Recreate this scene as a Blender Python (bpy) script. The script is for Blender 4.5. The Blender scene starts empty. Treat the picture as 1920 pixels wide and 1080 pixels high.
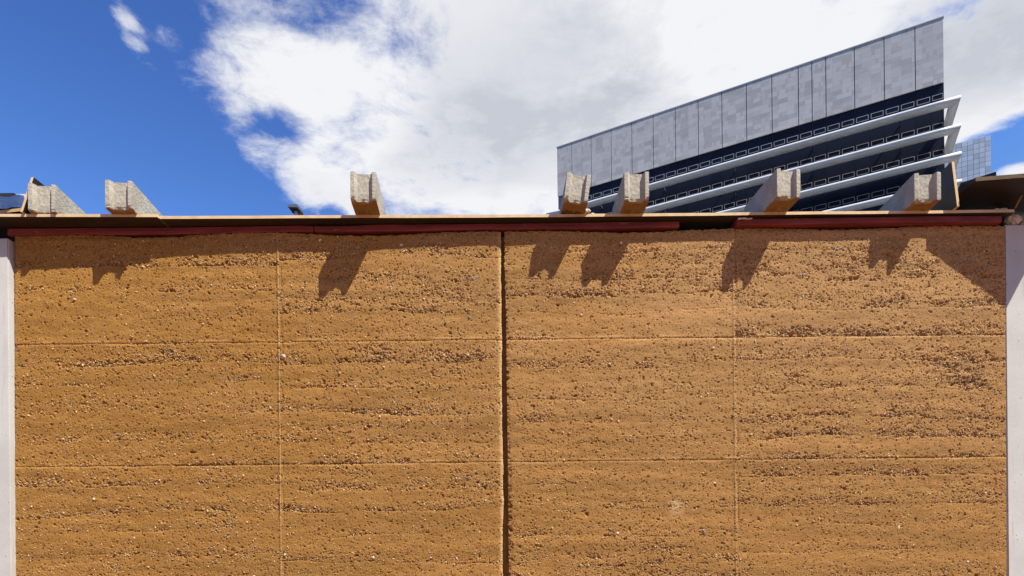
import bpy, bmesh, math, random
import numpy as np
from mathutils import Vector, Matrix, noise as mnoise

# ------------------------------------------------------------------ camera, sky, sun, exposure
scene = bpy.context.scene
COL = scene.collection
EYE = Vector((0.0, -3.143, 1.6))
FPX, HORIZON, ROLL = 1100.0, 1010.0, math.radians(0.6)
cam_d = bpy.data.cameras.new('camera')
cam_d.sensor_width = 36.0
cam_d.lens = 36.0 * FPX / 1920.0
cam_d.shift_y = (HORIZON - 540.0) / 1920.0
cam_d.clip_start = 0.05
cam_d.clip_end = 5000
cam = bpy.data.objects.new('camera', cam_d)
cam.location = EYE
cam.rotation_euler = (math.pi / 2, ROLL, 0)
COL.objects.link(cam)
scene.camera = cam

SUN = Vector((1.15, -1.0, 2.15)).normalized()
EXPOSURE = 0.80
scene.view_settings.view_transform = 'Standard'
scene.view_settings.look = 'None'
scene.view_settings.gamma = 1.0
scene.view_settings.use_curve_mapping = False
scene.view_settings.exposure = EXPOSURE
SKY_STRENGTH = 0.10

sun_d = bpy.data.lights.new('sun', 'SUN')
sun_d.energy = 5.0
sun_d.angle = math.radians(0.5)
sun_d.color = (1.0, 0.95, 0.87)
sun = bpy.data.objects.new('sun', sun_d)
sun.rotation_euler = SUN.to_track_quat('Z', 'Y').to_euler()
sun.location = (6, -6, 14)
COL.objects.link(sun)


class NT:
    """small helper for node trees"""
    def __init__(self, tree):
        self.t = tree
        self.n = tree.nodes
        self.n.clear()

    def new(self, kind, **kw):
        nd = self.n.new(kind)
        for k, v in kw.items():
            setattr(nd, k, v)
        return nd

    def link(self, a, b):
        self.t.links.new(a, b)

    def put(self, sock, v):
        if isinstance(v, bpy.types.NodeSocket):
            self.link(v, sock)
        else:
            sock.default_value = v

    def m(self, op, a, b=None, c=None, clamp=False):
        nd = self.new('ShaderNodeMath', operation=op, use_clamp=clamp)
        self.put(nd.inputs[0], a)
        if b is not None:
            self.put(nd.inputs[1], b)
        if c is not None:
            self.put(nd.inputs[2], c)
        return nd.outputs[0]

    def step(self, v, lo, hi, to0=0.0, to1=1.0):
        nd = self.new('ShaderNodeMapRange', interpolation_type='SMOOTHSTEP')
        self.put(nd.inputs['Value'], v)
        nd.inputs['From Min'].default_value = lo
        nd.inputs['From Max'].default_value = hi
        nd.inputs['To Min'].default_value = to0
        nd.inputs['To Max'].default_value = to1
        return nd.outputs[0]

    def noise(self, vec, scale, detail=4, rough=0.5, dist=0.0):
        nd = self.new('ShaderNodeTexNoise')
        if vec is not None:
            self.link(vec, nd.inputs['Vector'])
        nd.inputs['Scale'].default_value = scale
        nd.inputs['Detail'].default_value = detail
        nd.inputs['Roughness'].default_value = rough
        nd.inputs['Distortion'].default_value = dist
        return nd.outputs['Fac']

    def mix(self, fac, a, b, mode='MIX'):
        nd = self.new('ShaderNodeMix', data_type='RGBA', blend_type=mode)
        self.put(nd.inputs[0], fac)
        for s, v in ((nd.inputs[6], a), (nd.inputs[7], b)):
            if isinstance(v, (tuple, list)) and len(v) == 3:
                v = (*v, 1.0)
            self.put(s, v)
        return nd.outputs[2]

    def map(self, vec, scale=(1, 1, 1), loc=(0, 0, 0), rot=(0, 0, 0)):
        nd = self.new('ShaderNodeMapping')
        self.link(vec, nd.inputs[0])
        nd.inputs['Location'].default_value = loc
        nd.inputs['Rotation'].default_value = rot
        nd.inputs['Scale'].default_value = scale
        return nd.outputs[0]


def build_world():
    w = bpy.data.worlds.new('World')
    scene.world = w
    w.use_nodes = True
    g = NT(w.node_tree)
    out = g.new('ShaderNodeOutputWorld')
    bg = g.new('ShaderNodeBackground')
    bg.inputs['Strength'].default_value = SKY_STRENGTH
    g.link(bg.outputs[0], out.inputs['Surface'])
    sky = g.new('ShaderNodeTexSky', sky_type='NISHITA')
    sky.sun_disc = False
    sky.sun_elevation = math.asin(SUN.z)
    sky.sun_rotation = math.atan2(SUN.x, SUN.y)
    sky.air_density = 1.35
    sky.dust_density = 0.5
    sky.ozone_density = 2.2
    hsv = g.new('ShaderNodeHueSaturation')
    hsv.inputs['Saturation'].default_value = 1.04
    hsv.inputs['Value'].default_value = 0.345
    hsv.inputs['Hue'].default_value = 0.507
    gam = g.new('ShaderNodeGamma')
    gam.inputs['Gamma'].default_value = 1.8
    g.link(sky.outputs[0], gam.inputs['Color'])
    g.link(gam.outputs[0], hsv.inputs['Color'])
    tc = g.new('ShaderNodeTexCoord')
    sep = g.new('ShaderNodeSeparateXYZ')
    g.link(tc.outputs['Generated'], sep.inputs[0])
    # a flat cloud layer: where each line of sight meets it
    zz = g.m('MAXIMUM', sep.outputs[2], 0.06)
    cx = g.m('DIVIDE', sep.outputs[0], zz)
    cy = g.m('DIVIDE', sep.outputs[1], zz)
    cmb = g.new('ShaderNodeCombineXYZ')
    g.link(cx, cmb.inputs[0])
    g.link(cy, cmb.inputs[1])
    vec = cmb.outputs[0]
    warp = g.new('ShaderNodeTexNoise')
    g.link(vec, warp.inputs['Vector'])
    warp.inputs['Scale'].default_value = 3.1
    warp.inputs['Detail'].default_value = 3
    wv = g.new('ShaderNodeVectorMath', operation='MULTIPLY_ADD')
    g.link(warp.outputs['Color'], wv.inputs[0])
    wv.inputs[1].default_value = (0.16, 0.16, 0)
    g.link(vec, wv.inputs[2])
    wvec = wv.outputs[0]

    # broad street of cloud crossing the sky, broken up by noise, open around the sun
    left = g.step(cx, -0.82, -0.40)
    right = g.step(cx, 1.10, 1.55, 1.0, 0.0)
    band = g.m('MULTIPLY', left, right)
    behind = g.step(cy, 0.1, 0.75)
    band = g.m('MULTIPLY', band, behind)
    fb = g.noise(g.map(wvec, loc=(3.7, 1.3, 0)), 4.6, 12, 0.66)
    fb2 = g.noise(g.map(wvec, loc=(7.1, 5.2, 2.0)), 1.15, 4, 0.5)
    cov = g.m('MULTIPLY_ADD', band, 0.62, -0.30)
    cov = g.m('ADD', cov, g.m('MULTIPLY_ADD', fb, 1.75, -0.45))
    cov = g.m('ADD', cov, g.m('MULTIPLY_ADD', fb2, 0.35, -0.20))

    def blob(c, r, amp):
        sx = g.m('MULTIPLY', g.m('SUBTRACT', cx, c[0]), 1.0 / r[0])
        sy = g.m('MULTIPLY', g.m('SUBTRACT', cy, c[1]), 1.0 / r[1])
        d = g.m('ADD', g.m('MULTIPLY', sx, sx), g.m('MULTIPLY', sy, sy))
        return g.m('MULTIPLY', g.m('SUBTRACT', 1.0, d, clamp=True), amp)

    for c, r, a in CLOUD_BLOBS:
        cov = g.m('ADD', cov, blob(c, r, a))
    alpha = g.step(cov, 0.30, 0.88)
    # tone: thin and sun-facing parts white, thick parts grey
    tone = g.noise(g.map(wvec, loc=(1.1, 9.4, 0)), 1.9, 4, 0.5)
    thick = g.step(cov, 0.65, 1.35)
    grey = g.m('MULTIPLY', thick, g.step(tone, 0.30, 0.72))
    for c, r, a in CLOUD_TONES:
        grey = g.m('ADD', grey, blob(c, r, a))
    grey = g.m('MINIMUM', g.m('MAXIMUM', grey, 0.0), 1.0)
    k = 1.0 / (SKY_STRENGTH * 2 ** EXPOSURE)
    ccol = g.mix(grey, tuple(v * k for v in (0.90, 0.91, 0.94)), tuple(v * k for v in (0.57, 0.60, 0.67)))
    # keep the glow round the sun from outshining the clouds
    blue = g.mix(1.0, hsv.outputs[0], tuple(v * k for v in (0.24, 0.38, 0.80)), 'DARKEN')
    fin = g.mix(alpha, blue, ccol)
    # the haze line below the horizon is ground, keep it plain
    g.link(fin, bg.inputs['Color'])


# (centre, radii, amount) on the cloud layer
CLOUD_BLOBS = [
    ((-0.716, 1.095), (0.040, 0.060), 0.42),
    ((-0.740, 1.145), (0.036, 0.060), 0.40),
    ((-0.757, 1.205), (0.040, 0.060), 0.46),
    ((-0.680, 1.165), (0.040, 0.045), 0.26),
    ((-0.50, 1.28), (0.17, 0.17), 0.34),
    ((-0.36, 1.10), (0.13, 0.09), -0.30),
    ((-0.56, 1.10), (0.10, 0.06), -0.10),
    ((-0.545, 1.40), (0.085, 0.09), -0.22),
    ((-0.51, 1.66), (0.14, 0.20), 0.30),
    ((-0.53, 1.79), (0.05, 0.07), -0.30),
    ((0.30, 1.45), (0.85, 0.75), 0.30),
    ((1.04, 1.24), (0.22, 0.25), 0.25),
    ((1.30, 1.50), (0.15, 0.20), -0.42),
    ((1.15, 1.40), (0.12, 0.10), 0.22),
    ((1.42, 1.62), (0.10, 0.06), 0.60),
    ((-1.05, 1.45), (0.40, 0.45), -0.35),
]
CLOUD_TONES = [
    ((-0.02, 1.40), (0.40, 0.42), 0.55),
    ((0.47, 1.14), (0.28, 0.24), -0.9),
    ((-0.45, 1.25), (0.30, 0.35), -0.9),
    ((0.0, 1.80), (0.25, 0.16), -0.6),
    ((0.98, 1.15), (0.26, 0.32), 0.75),
]
build_world()

random.seed(7)
RNG = np.random.default_rng(11)

# ------------------------------------------------------------------ helpers


def at(px, py, depth):
    """a point seen at a photograph position, at a given distance in metres"""
    right = Vector((math.cos(ROLL), 0, -math.sin(ROLL)))
    up = Vector((math.sin(ROLL), 0, math.cos(ROLL)))
    return EYE + Vector((0, depth, 0)) + (depth / FPX) * ((px - 960.0) * right + (HORIZON - py) * up)


def tag(o, label=None, cat=None, group=None, kind=None):
    if label:
        o['label'] = label
    if cat:
        o['category'] = cat
    if group:
        o['group'] = group
    if kind:
        o['kind'] = kind
    return o


def empty(name, loc=(0, 0, 0), rot=(0, 0, 0)):
    o = bpy.data.objects.new(name, None)
    o.location = loc
    o.rotation_euler = rot
    o.empty_display_size = 0.2
    COL.objects.link(o)
    return o


def link_mesh(name, me, mats, parent=None, loc=None, rot=None):
    o = bpy.data.objects.new(name, me)
    if not isinstance(mats, (list, tuple)):
        mats = [mats]
    if len(me.materials) == 0:
        for m_ in mats:
            me.materials.append(m_)
    if loc is not None:
        o.location = loc
    if rot is not None:
        o.rotation_euler = rot
    if parent is not None:
        o.parent = parent
    COL.objects.link(o)
    return o


def bm_mesh(name, bm, smooth=False):
    bmesh.ops.recalc_face_normals(bm, faces=bm.faces)
    me = bpy.data.meshes.new(name)
    bm.to_mesh(me)
    bm.free()
    if smooth:
        me.polygons.foreach_set('use_smooth', [True] * len(me.polygons))
    return me


def np_mesh(name, verts, quads=None, tris=None, smooth=False, color=None):
    me = bpy.data.meshes.new(name)
    nv = len(verts)
    nq = 0 if quads is None else len(quads)
    nt = 0 if tris is None else len(tris)
    me.vertices.add(nv)
    me.vertices.foreach_set('co', np.asarray(verts, np.float32).ravel())
    idx, starts = [], []
    if nq:
        idx.append(np.asarray(quads, np.int32).ravel())
        starts.append(np.arange(nq, dtype=np.int32) * 4)
    if nt:
        idx.append(np.asarray(tris, np.int32).ravel())
        starts.append(nq * 4 + np.arange(nt, dtype=np.int32) * 3)
    idx = np.concatenate(idx)
    me.loops.add(len(idx))
    me.loops.foreach_set('vertex_index', idx)
    me.polygons.add(nq + nt)
    me.polygons.foreach_set('loop_start', np.concatenate(starts))
    me.polygons.foreach_set('use_smooth', np.full(nq + nt, smooth, dtype=bool))
    me.update(calc_edges=True)
    if color is not None:
        a = me.color_attributes.new('tint', 'FLOAT_COLOR', 'POINT')
        c = np.ones((nv, 4), np.float32)
        c[:, :3] = color
        a.data.foreach_set('color', c.ravel())
    return me


def add_box(bm, lo, hi, mat=0):
    lo, hi = Vector(lo), Vector(hi)
    vs = [bm.verts.new((x, y, z)) for z in (lo.z, hi.z) for y in (lo.y, hi.y) for x in (lo.x, hi.x)]
    for f in ((0, 1, 3, 2), (4, 6, 7, 5), (0, 4, 5, 1), (2, 3, 7, 6), (0, 2, 6, 4), (1, 5, 7, 3)):
        fc = bm.faces.new([vs[i] for i in f])
        fc.material_index = mat
    return vs


def box_mesh(name, lo, hi, bevel=0.0):
    bm = bmesh.new()
    add_box(bm, lo, hi)
    if bevel:
        bmesh.ops.bevel(bm, geom=list(bm.edges), offset=bevel, segments=2, affect='EDGES', profile=0.6)
    return bm_mesh(name, bm)


def prism(bm, poly, z0, z1, mat_side=0, mat_top=0, mat_bot=0):
    """upright prism over a polygon; z0, z1 numbers or per-corner lists"""
    n = len(poly)
    z0 = z0 if isinstance(z0, (list, tuple)) else [z0] * n
    z1 = z1 if isinstance(z1, (list, tuple)) else [z1] * n
    a = [bm.verts.new((p[0], p[1], z)) for p, z in zip(poly, z0)]
    b = [bm.verts.new((p[0], p[1], z)) for p, z in zip(poly, z1)]
    f = bm.faces.new(b); f.material_index = mat_top
    f = bm.faces.new(list(reversed(a))); f.material_index = mat_bot
    for i in range(n):
        j = (i + 1) % n
        f = bm.faces.new((a[i], a[j], b[j], b[i])); f.material_index = mat_side


# ------------------------------------------------------------------ materials
MATS = {}


def principled(name, rough=0.8, spec=0.3, metal=0.0):
    m_ = bpy.data.materials.new(name)
    m_.use_nodes = True
    g = NT(m_.node_tree)
    out = g.new('ShaderNodeOutputMaterial')
    p = g.new('ShaderNodeBsdfPrincipled')
    p.inputs['Roughness'].default_value = rough
    p.inputs['Specular IOR Level'].default_value = spec
    p.inputs['Metallic'].default_value = metal
    g.link(p.outputs[0], out.inputs['Surface'])
    MATS[name] = m_
    return m_, g, p


def bump(g, p, height, strength, dist):
    b = g.new('ShaderNodeBump')
    b.inputs['Strength'].default_value = strength
    b.inputs['Distance'].default_value = dist
    g.link(height, b.inputs['Height'])
    g.link(b.outputs[0], p.inputs['Normal'])


def coord(g, kind='Object'):
    return g.new('ShaderNodeTexCoord').outputs[kind]


def mat_earth():
    m_, g, p = principled('rammed_earth', 0.95, 0.12)
    at_ = g.new('ShaderNodeAttribute', attribute_name='tint')
    v = coord(g)
    n1 = g.noise(v, 170, 5, 0.65)
    n2 = g.noise(g.map(v, (1, 1, 3.0)), 14, 5, 0.6)
    c = g.mix(g.step(n1, 0.30, 0.72), (0.80, 0.76, 0.70), (1.17, 1.19, 1.22))
    c2 = g.mix(g.step(n2, 0.3, 0.7), (0.93, 0.92, 0.90), (1.06, 1.06, 1.07))
    cc = g.mix(1.0, at_.outputs['Color'], c, 'MULTIPLY')
    g.link(g.mix(1.0, cc, c2, 'MULTIPLY'), p.inputs['Base Color'])
    n3 = g.noise(v, 420, 4, 0.7)
    bump(g, p, n3, 0.9, 0.0022)


def mat_gravel():
    m_, g, p = principled('gravel', 0.7, 0.3)
    at_ = g.new('ShaderNodeAttribute', attribute_name='tint')
    v = coord(g)
    n1 = g.noise(v, 300, 3, 0.6)
    g.link(g.mix(1.0, at_.outputs['Color'], g.mix(n1, (0.75, 0.74, 0.72), (1.2, 1.2, 1.2)), 'MULTIPLY'), p.inputs['Base Color'])


def mat_simple(name, c1, c2, scale=8.0, rough=0.8, spec=0.3, metal=0.0, stretch=(1, 1, 1), bstr=0.0, bscale=60, bdist=0.003, detail=6):
    m_, g, p = principled(name, rough, spec, metal)
    v = g.map(coord(g), stretch)
    n1 = g.noise(v, scale, detail, 0.6)
    g.link(g.mix(g.step(n1, 0.3, 0.7), c1, c2), p.inputs['Base Color'])
    if bstr:
        bump(g, p, g.noise(v, bscale, 5, 0.65), bstr, bdist)
    return m_


def mat_block():
    m_, g, p = principled('concrete_block', 0.95, 0.15)
    v = coord(g)
    n1 = g.noise(v, 9, 5, 0.6)
    n2 = g.noise(v, 160, 3, 0.6)
    c = g.mix(g.step(n1, 0.35, 0.68), (0.345, 0.325, 0.26), (0.45, 0.43, 0.36))
    c = g.mix(g.step(n2, 0.35, 0.62), g.mix(1.0, c, (0.84, 0.83, 0.80), 'MULTIPLY'), c)
    # brown of shade and bounced light painted into the underside and lowest centimetre
    sep = g.new('ShaderNodeSeparateXYZ')
    g.link(v, sep.inputs[0])
    low = g.m('MULTIPLY_ADD', n1, 0.022, sep.outputs[2])
    c = g.mix(g.step(low, 0.010, 0.022), (0.22, 0.135, 0.06), c)
    g.link(c, p.inputs['Base Color'])
    vor = g.new('ShaderNodeTexVoronoi')
    g.link(v, vor.inputs['Vector'])
    vor.inputs['Scale'].default_value = 150
    pit = g.m('MULTIPLY', g.step(vor.outputs['Distance'], 0.05, 0.34), g.step(g.noise(v, 60, 2, 0.5), 0.62, 0.40, 0.0, 1.0))
    h = g.m('ADD', g.m('MULTIPLY', pit, 0.8), g.noise(v, 330, 3, 0.6))
    bump(g, p, h, 0.45, 0.003)


def mat_ply_edge():
    m_, g, p = principled('plywood_edge', 0.75, 0.2)
    v = coord(g)
    w = g.new('ShaderNodeTexWave', wave_type='BANDS', bands_direction='Z')
    g.link(v, w.inputs['Vector'])
    w.inputs['Scale'].default_value = 120
    w.inputs['Distortion'].default_value = 1.5
    w.inputs['Detail'].default_value = 2
    n1 = g.noise(g.map(v, (3, 3, 1)), 6, 5, 0.6)
    c = g.mix(w.outputs['Fac'], (0.52, 0.38, 0.21), (0.70, 0.55, 0.34))
    c = g.mix(g.step(n1, 0.35, 0.7), c, g.mix(1.0, c, (0.85, 0.78, 0.68), 'MULTIPLY'))
    g.link(c, p.inputs['Base Color'])


def mat_column():
    m_, g, p = principled('white_render', 0.9, 0.2)
    v = coord(g)
    n1 = g.noise(v, 3.2, 6, 0.62)
    n2 = g.noise(g.map(v, (9, 9, 0.6)), 3.0, 5, 0.6)
    c = g.mix(g.step(n1, 0.3, 0.7), (0.425, 0.425, 0.385), (0.50, 0.505, 0.47))
    c = g.mix(g.step(n2, 0.58, 0.72, 0.0, 0.5), c, (0.33, 0.31, 0.235))
    # tiny bug holes
    vor = g.new('ShaderNodeTexVoronoi')
    g.link(v, vor.inputs['Vector'])
    vor.inputs['Scale'].default_value = 24
    spot = g.m('LESS_THAN', vor.outputs['Distance'], 0.07)
    g.link(g.mix(spot, c, (0.16, 0.15, 0.13)), p.inputs['Base Color'])
    bump(g, p, g.noise(v, 45, 6, 0.7), 0.35, 0.002)


def mat_stone_panel():
    m_, g, p = principled('stone_cladding', 0.85, 0.2)
    v = g.map(coord(g), rot=(math.pi / 2, 0, 0))
    br = g.new('ShaderNodeTexBrick')
    g.link(v, br.inputs['Vector'])
    br.inputs['Color1'].default_value = (0.55, 0.53, 0.505, 1)
    br.inputs['Color2'].default_value = (0.48, 0.465, 0.44, 1)
    br.inputs['Mortar'].default_value = (0.41, 0.40, 0.39, 1)
    br.inputs['Scale'].default_value = 1.0
    br.inputs['Mortar Size'].default_value = 0.015
    br.inputs['Brick Width'].default_value = 1.09
    br.inputs['Row Height'].default_value = 0.62
    br.offset = 0.0
    n1 = g.noise(g.map(coord(g), (0.35, 0.35, 1.0)), 0.9, 4, 0.55)
    # whole slabs that weathered darker, in short runs
    vv = g.new('ShaderNodeVectorMath', operation='SNAP')
    g.link(v, vv.inputs[0])
    vv.inputs[1].default_value = (1.09, 0.62, 10.0)
    wn = g.noise(vv.outputs[0], 0.75, 2, 0.6)
    c = g.mix(g.step(wn, 0.54, 0.58, 0.0, 0.62), br.outputs['Color'], (0.345, 0.335, 0.315))
    vs = g.new('ShaderNodeVectorMath', operation='SNAP')
    g.link(v, vs.inputs[0])
    vs.inputs[1].default_value = (0.36, 0.62, 10.0)
    wn2 = g.noise(vs.outputs[0], 1.7, 2, 0.6)
    c = g.mix(g.step(wn2, 0.57, 0.60, 0.0, 0.6), c, (0.37, 0.36, 0.34))
    c = g.mix(g.step(n1, 0.35, 0.7, 0.0, 0.35), c, (0.58, 0.56, 0.535))
    g.link(c, p.inputs['Base Color'])


def mat_glass(name, col, rough, spec=0.5):
    m_, g, p = principled(name, rough, spec)
    v = coord(g)
    info = g.new('ShaderNodeObjectInfo')
    k = g.mix(info.outputs['Random'], tuple(c * 0.8 for c in col), tuple(c * 1.2 for c in col))
    n1 = g.noise(v, 0.5, 3, 0.5)
    g.link(g.mix(g.step(n1, 0.3, 0.7, 0, 0.3), k, tuple(c * 1.25 for c in col)), p.inputs['Base Color'])


mat_earth(); mat_gravel(); mat_block(); mat_ply_edge(); mat_column(); mat_stone_panel()
mat_simple('film_face', (0.018, 0.014, 0.012), (0.035, 0.027, 0.022), 5, 0.5, 0.35, stretch=(0.4, 2, 2), bstr=0.2, bscale=30)


def worn_red():
    m_, g, p = principled('red_paint', 0.65, 0.25)
    v = g.map(coord(g), (0.5, 4, 4))
    n1 = g.noise(v, 7, 6, 0.65)
    c = g.mix(g.step(n1, 0.3, 0.7), (0.12, 0.024, 0.027), (0.23, 0.048, 0.045))
    n2 = g.noise(g.map(coord(g), (1.0, 3, 3)), 16, 6, 0.7)
    c = g.mix(g.step(n2, 0.60, 0.68, 0.0, 0.8), c, (0.21, 0.13, 0.09))
    n3 = g.noise(g.map(coord(g), (0.6, 2, 2)), 3, 4, 0.6)
    c = g.mix(g.step(n3, 0.55, 0.75, 0.0, 0.6), c, (0.085, 0.022, 0.026))
    g.link(c, p.inputs['Base Color'])
    bump(g, p, g.noise(v, 25, 5, 0.65), 0.6, 0.004)


worn_red()
mat_simple('raw_wood', (0.46, 0.30, 0.13), (0.62, 0.43, 0.21), 12, 0.8, 0.2, stretch=(0.6, 4, 6), bstr=0.4, bscale=40)
mat_simple('brown_wood', (0.10, 0.068, 0.035), (0.17, 0.12, 0.062), 9, 0.8, 0.2, stretch=(0.6, 4, 6), bstr=0.4, bscale=40)
mat_simple('sunlit_chip', (0.62, 0.48, 0.36), (0.75, 0.62, 0.5), 60, 0.9, 0.1)  # bare wood, colour raised for the sun catching the splinter
mat_simple('joint_filler', (0.15, 0.07, 0.028), (0.24, 0.12, 0.05), 18, 0.9, 0.1, bstr=0.6, bscale=60)
mat_simple('earth_core', (0.30, 0.16, 0.06), (0.38, 0.21, 0.08), 14, 0.95, 0.1, bstr=0.8, bscale=40)
mat_simple('site_ground', (0.25, 0.110, 0.040), (0.32, 0.15, 0.058), 1.2, 0.95, 0.1, bstr=0.8, bscale=18, bdist=0.02)
mat_simple('asphalt', (0.045, 0.046, 0.048), (0.075, 0.075, 0.075), 0.6, 0.9, 0.2, bstr=0.4, bscale=30)
mat_simple('rubble', (0.42, 0.38, 0.31), (0.60, 0.56, 0.48), 40, 0.95, 0.15, bstr=0.6, bscale=120)
mat_simple('blue_sheet_paint', (0.035, 0.065, 0.16), (0.075, 0.12, 0.24), 14, 0.45, 0.4, stretch=(0.3, 1, 1), bstr=0.15, bscale=20)
mat_simple('white_metal', (0.56, 0.57, 0.56), (0.64, 0.65, 0.64), 0.8, 0.45, 0.4)
mat_simple('window_frame', (0.27, 0.275, 0.31), (0.32, 0.325, 0.36), 2, 0.5, 0.4)
mat_simple('tower_body', (0.20, 0.20, 0.21), (0.25, 0.25, 0.26), 0.4, 0.9, 0.2)
mat_simple('joint_dark', (0.05, 0.05, 0.055), (0.075, 0.075, 0.08), 1.0, 0.9, 0.2)
mat_simple('lamp_metal', (0.06, 0.08, 0.11), (0.10, 0.13, 0.17), 9, 0.4, 0.5)
mat_simple('mullion', (0.32, 0.36, 0.41), (0.36, 0.40, 0.45), 1.0, 0.5, 0.4)
mat_glass('dark_glass', (0.012, 0.0145, 0.025), 0.35, 0.10)
mat_glass('window_pane', (0.008, 0.010, 0.019), 0.25, 0.12)
mat_glass('tower_glass', (0.44, 0.50, 0.56), 0.25, 0.5)  # sky reflection put into the pale blue base colour

# ------------------------------------------------------------------ ground
bm = bmesh.new()
S = 2500.0
vs = [bm.verts.new(p) for p in ((-S, -S, 0), (S, -S, 0), (S, S, 0), (-S, S, 0))]
bm.faces.new(vs)
tag(link_mesh('ground', bm_mesh('ground', bm), MATS['asphalt']), kind='structure')
bm = bmesh.new()
vs = []
for i in range(48):
    a = 2 * math.pi * i / 48
    r = 17 + 2.5 * math.sin(a * 3 + 1) + 1.5 * math.sin(a * 7)
    vs.append(bm.verts.new((r * 1.3 * math.cos(a), -6 + r * math.sin(a), 0.004)))
bm.faces.new(vs)
tag(link_mesh('bare_earth', bm_mesh('bare_earth', bm), MATS['site_ground']), kind='structure')

# ------------------------------------------------------------------ rammed earth wall
X0, XJ1, XG0, XG1, XJ2, X1 = -2.653, -1.234, -0.0455, -0.0165, 1.204, 2.655
ROWS = [0.0, 0.70, 1.356, 2.011, 2.666, 3.251]
STEP = 0.0035
WALL = tag(empty('rammed_earth_wall', (0, 0.2, 0)),
           'tall ochre rammed earth wall speckled with gravel, split by one open vertical joint', 'wall')
WY = -0.2     # children are placed in the wall's own space; the face lies at world y = 0


def filtered(nx, nz, dx, lx, lz, band=2.2, rot=0.0):
    """gaussian noise with a typical feature size lx by lz (metres), zero mean, unit spread"""
    f = RNG.standard_normal((nz, nx))
    fx = np.fft.fftfreq(nx, dx)[None, :]
    fz = np.fft.fftfreq(nz, dx)[:, None]
    kx = (fx * math.cos(rot) + fz * math.sin(rot)) * lx
    kz = (fz * math.cos(rot) - fx * math.sin(rot)) * lz
    k2 = kx * kx + kz * kz
    filt = np.sqrt(k2) ** 0.5 * np.exp(-k2 * band / 2)
    r = np.fft.ifft2(np.fft.fft2(f) * filt).real
    return (r - r.mean()) / r.std()


ZB, ZT = ROWS[2], ROWS[5]
NXG = int(round((X1 - X0) / STEP)) + 1
NZG = int(round((ZT - ZB) / STEP)) + 1
DXG = (X1 - X0) / (NXG - 1)
DZG = (ZT - ZB) / (NZG - 1)
gx = X0 + np.arange(NXG) * DXG
gz = ZB + np.arange(NZG) * DZG
GX, GZ = np.meshgrid(gx, gz)


def smooth(e0, e1, v):
    t = np.clip((v - e0) / (e1 - e0), 0, 1)
    return t * t * (3 - 2 * t)


# ramming layers: every lift holds five, coarse at the foot of each, smooth at its top
density = np.zeros_like(GX)
layer_line = np.zeros_like(GX)
wave = filtered(NXG, NZG, DXG, 0.9, 0.5) * 0.010 + filtered(NXG, NZG, DXG, 0.22, 0.3) * 0.004
colid = (GX > XJ1).astype(int) + (GX > XG0).astype(int) + (GX > XJ2).astype(int)
for r in range(2, 5):
    h = ROWS[r + 1] - ROWS[r]
    for c in range(4):
        mask = (GZ >= ROWS[r] - 1e-6) & (GZ <= ROWS[r + 1] + 1e-6) & (colid == c)
        n = random.choice([4, 5, 5])
        cuts = np.cumsum([random.uniform(0.75, 1.3) for _ in range(n)])
        cuts = np.concatenate([[0], cuts / cuts[-1]]) * h + ROWS[r]
        zz = GZ + wave
        for k in range(n):
            a, b = cuts[k], cuts[k + 1]
            ph = (zz - a) / (b - a)
            inl = mask & (ph >= (0 if k else -9)) & (ph < (1 if k < n - 1 else 9))
            amp = random.uniform(0.30, 1.30)
            prof = 0.12 + 1.05 * np.exp(-np.clip(ph, 0, 1) / random.uniform(0.24, 0.50))
            density[inl] = (amp * prof)[inl]
            line = np.exp(-((zz - a) / 0.0035) ** 2)
            if k:
                layer_line[inl] = np.maximum(layer_line, line)[inl]
patch = filtered(NXG, NZG, DXG, 0.34, 0.09)
patch2 = filtered(NXG, NZG, DXG, 0.10, 0.035)
G = density * np.clip(0.78 + 0.36 * patch + 0.30 * patch2, 0.05, 2.0)
# bare honeycombed patches and calm patches seen on the wall
for px, py, rx, ry, amp in ((1800, 680, 60, 24, 1.3), (1810, 712, 42, 15, 1.3), (700, 665, 70, 18, 0.55), (640, 872, 60, 26, 0.5),
                            (1490, 690, 40, 30, 0.45), (1270, 715, 30, 22, 0.5), (410, 975, 30, 22, 0.6), (640, 515, 70, 18, 0.6), (815, 530, 70, 16, 0.6),
                            (1200, 1062, 120, 12, 0.9), (1235, 1022, 25, 12, 0.8), (520, 1040, 220, 16, 0.4), (330, 655, 60, 16, 0.5),
                            (1250, 485, 200, 18, 0.45), (1650, 490, 160, 22, 0.5), (1850, 545, 60, 40, 0.3), (300, 820, 240, 16, 0.35), (700, 800, 180, 14, 0.5),
                            (1500, 590, 380, 26, -0.5), (1150, 625, 190, 14, -0.5), (1640, 845, 230, 20, -0.35), (640, 935, 100, 25, -0.35),
                            (150, 600, 120, 18, -0.3), (1150, 790, 180, 12, -0.4), (1600, 1050, 220, 30, -0.25), (820, 690, 80, 30, 0.2)):
    c = at(px, py, 3.143)
    e = ((GX - c.x) / (rx / 350)) ** 2 + ((GZ - c.z) / (ry / 350)) ** 2
    G += amp * np.exp(-e) * np.clip(0.8 + 0.4 * patch2, 0, 2)
G = np.clip(0.16 + 0.92 * G, 0.10, 1.7)

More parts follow.
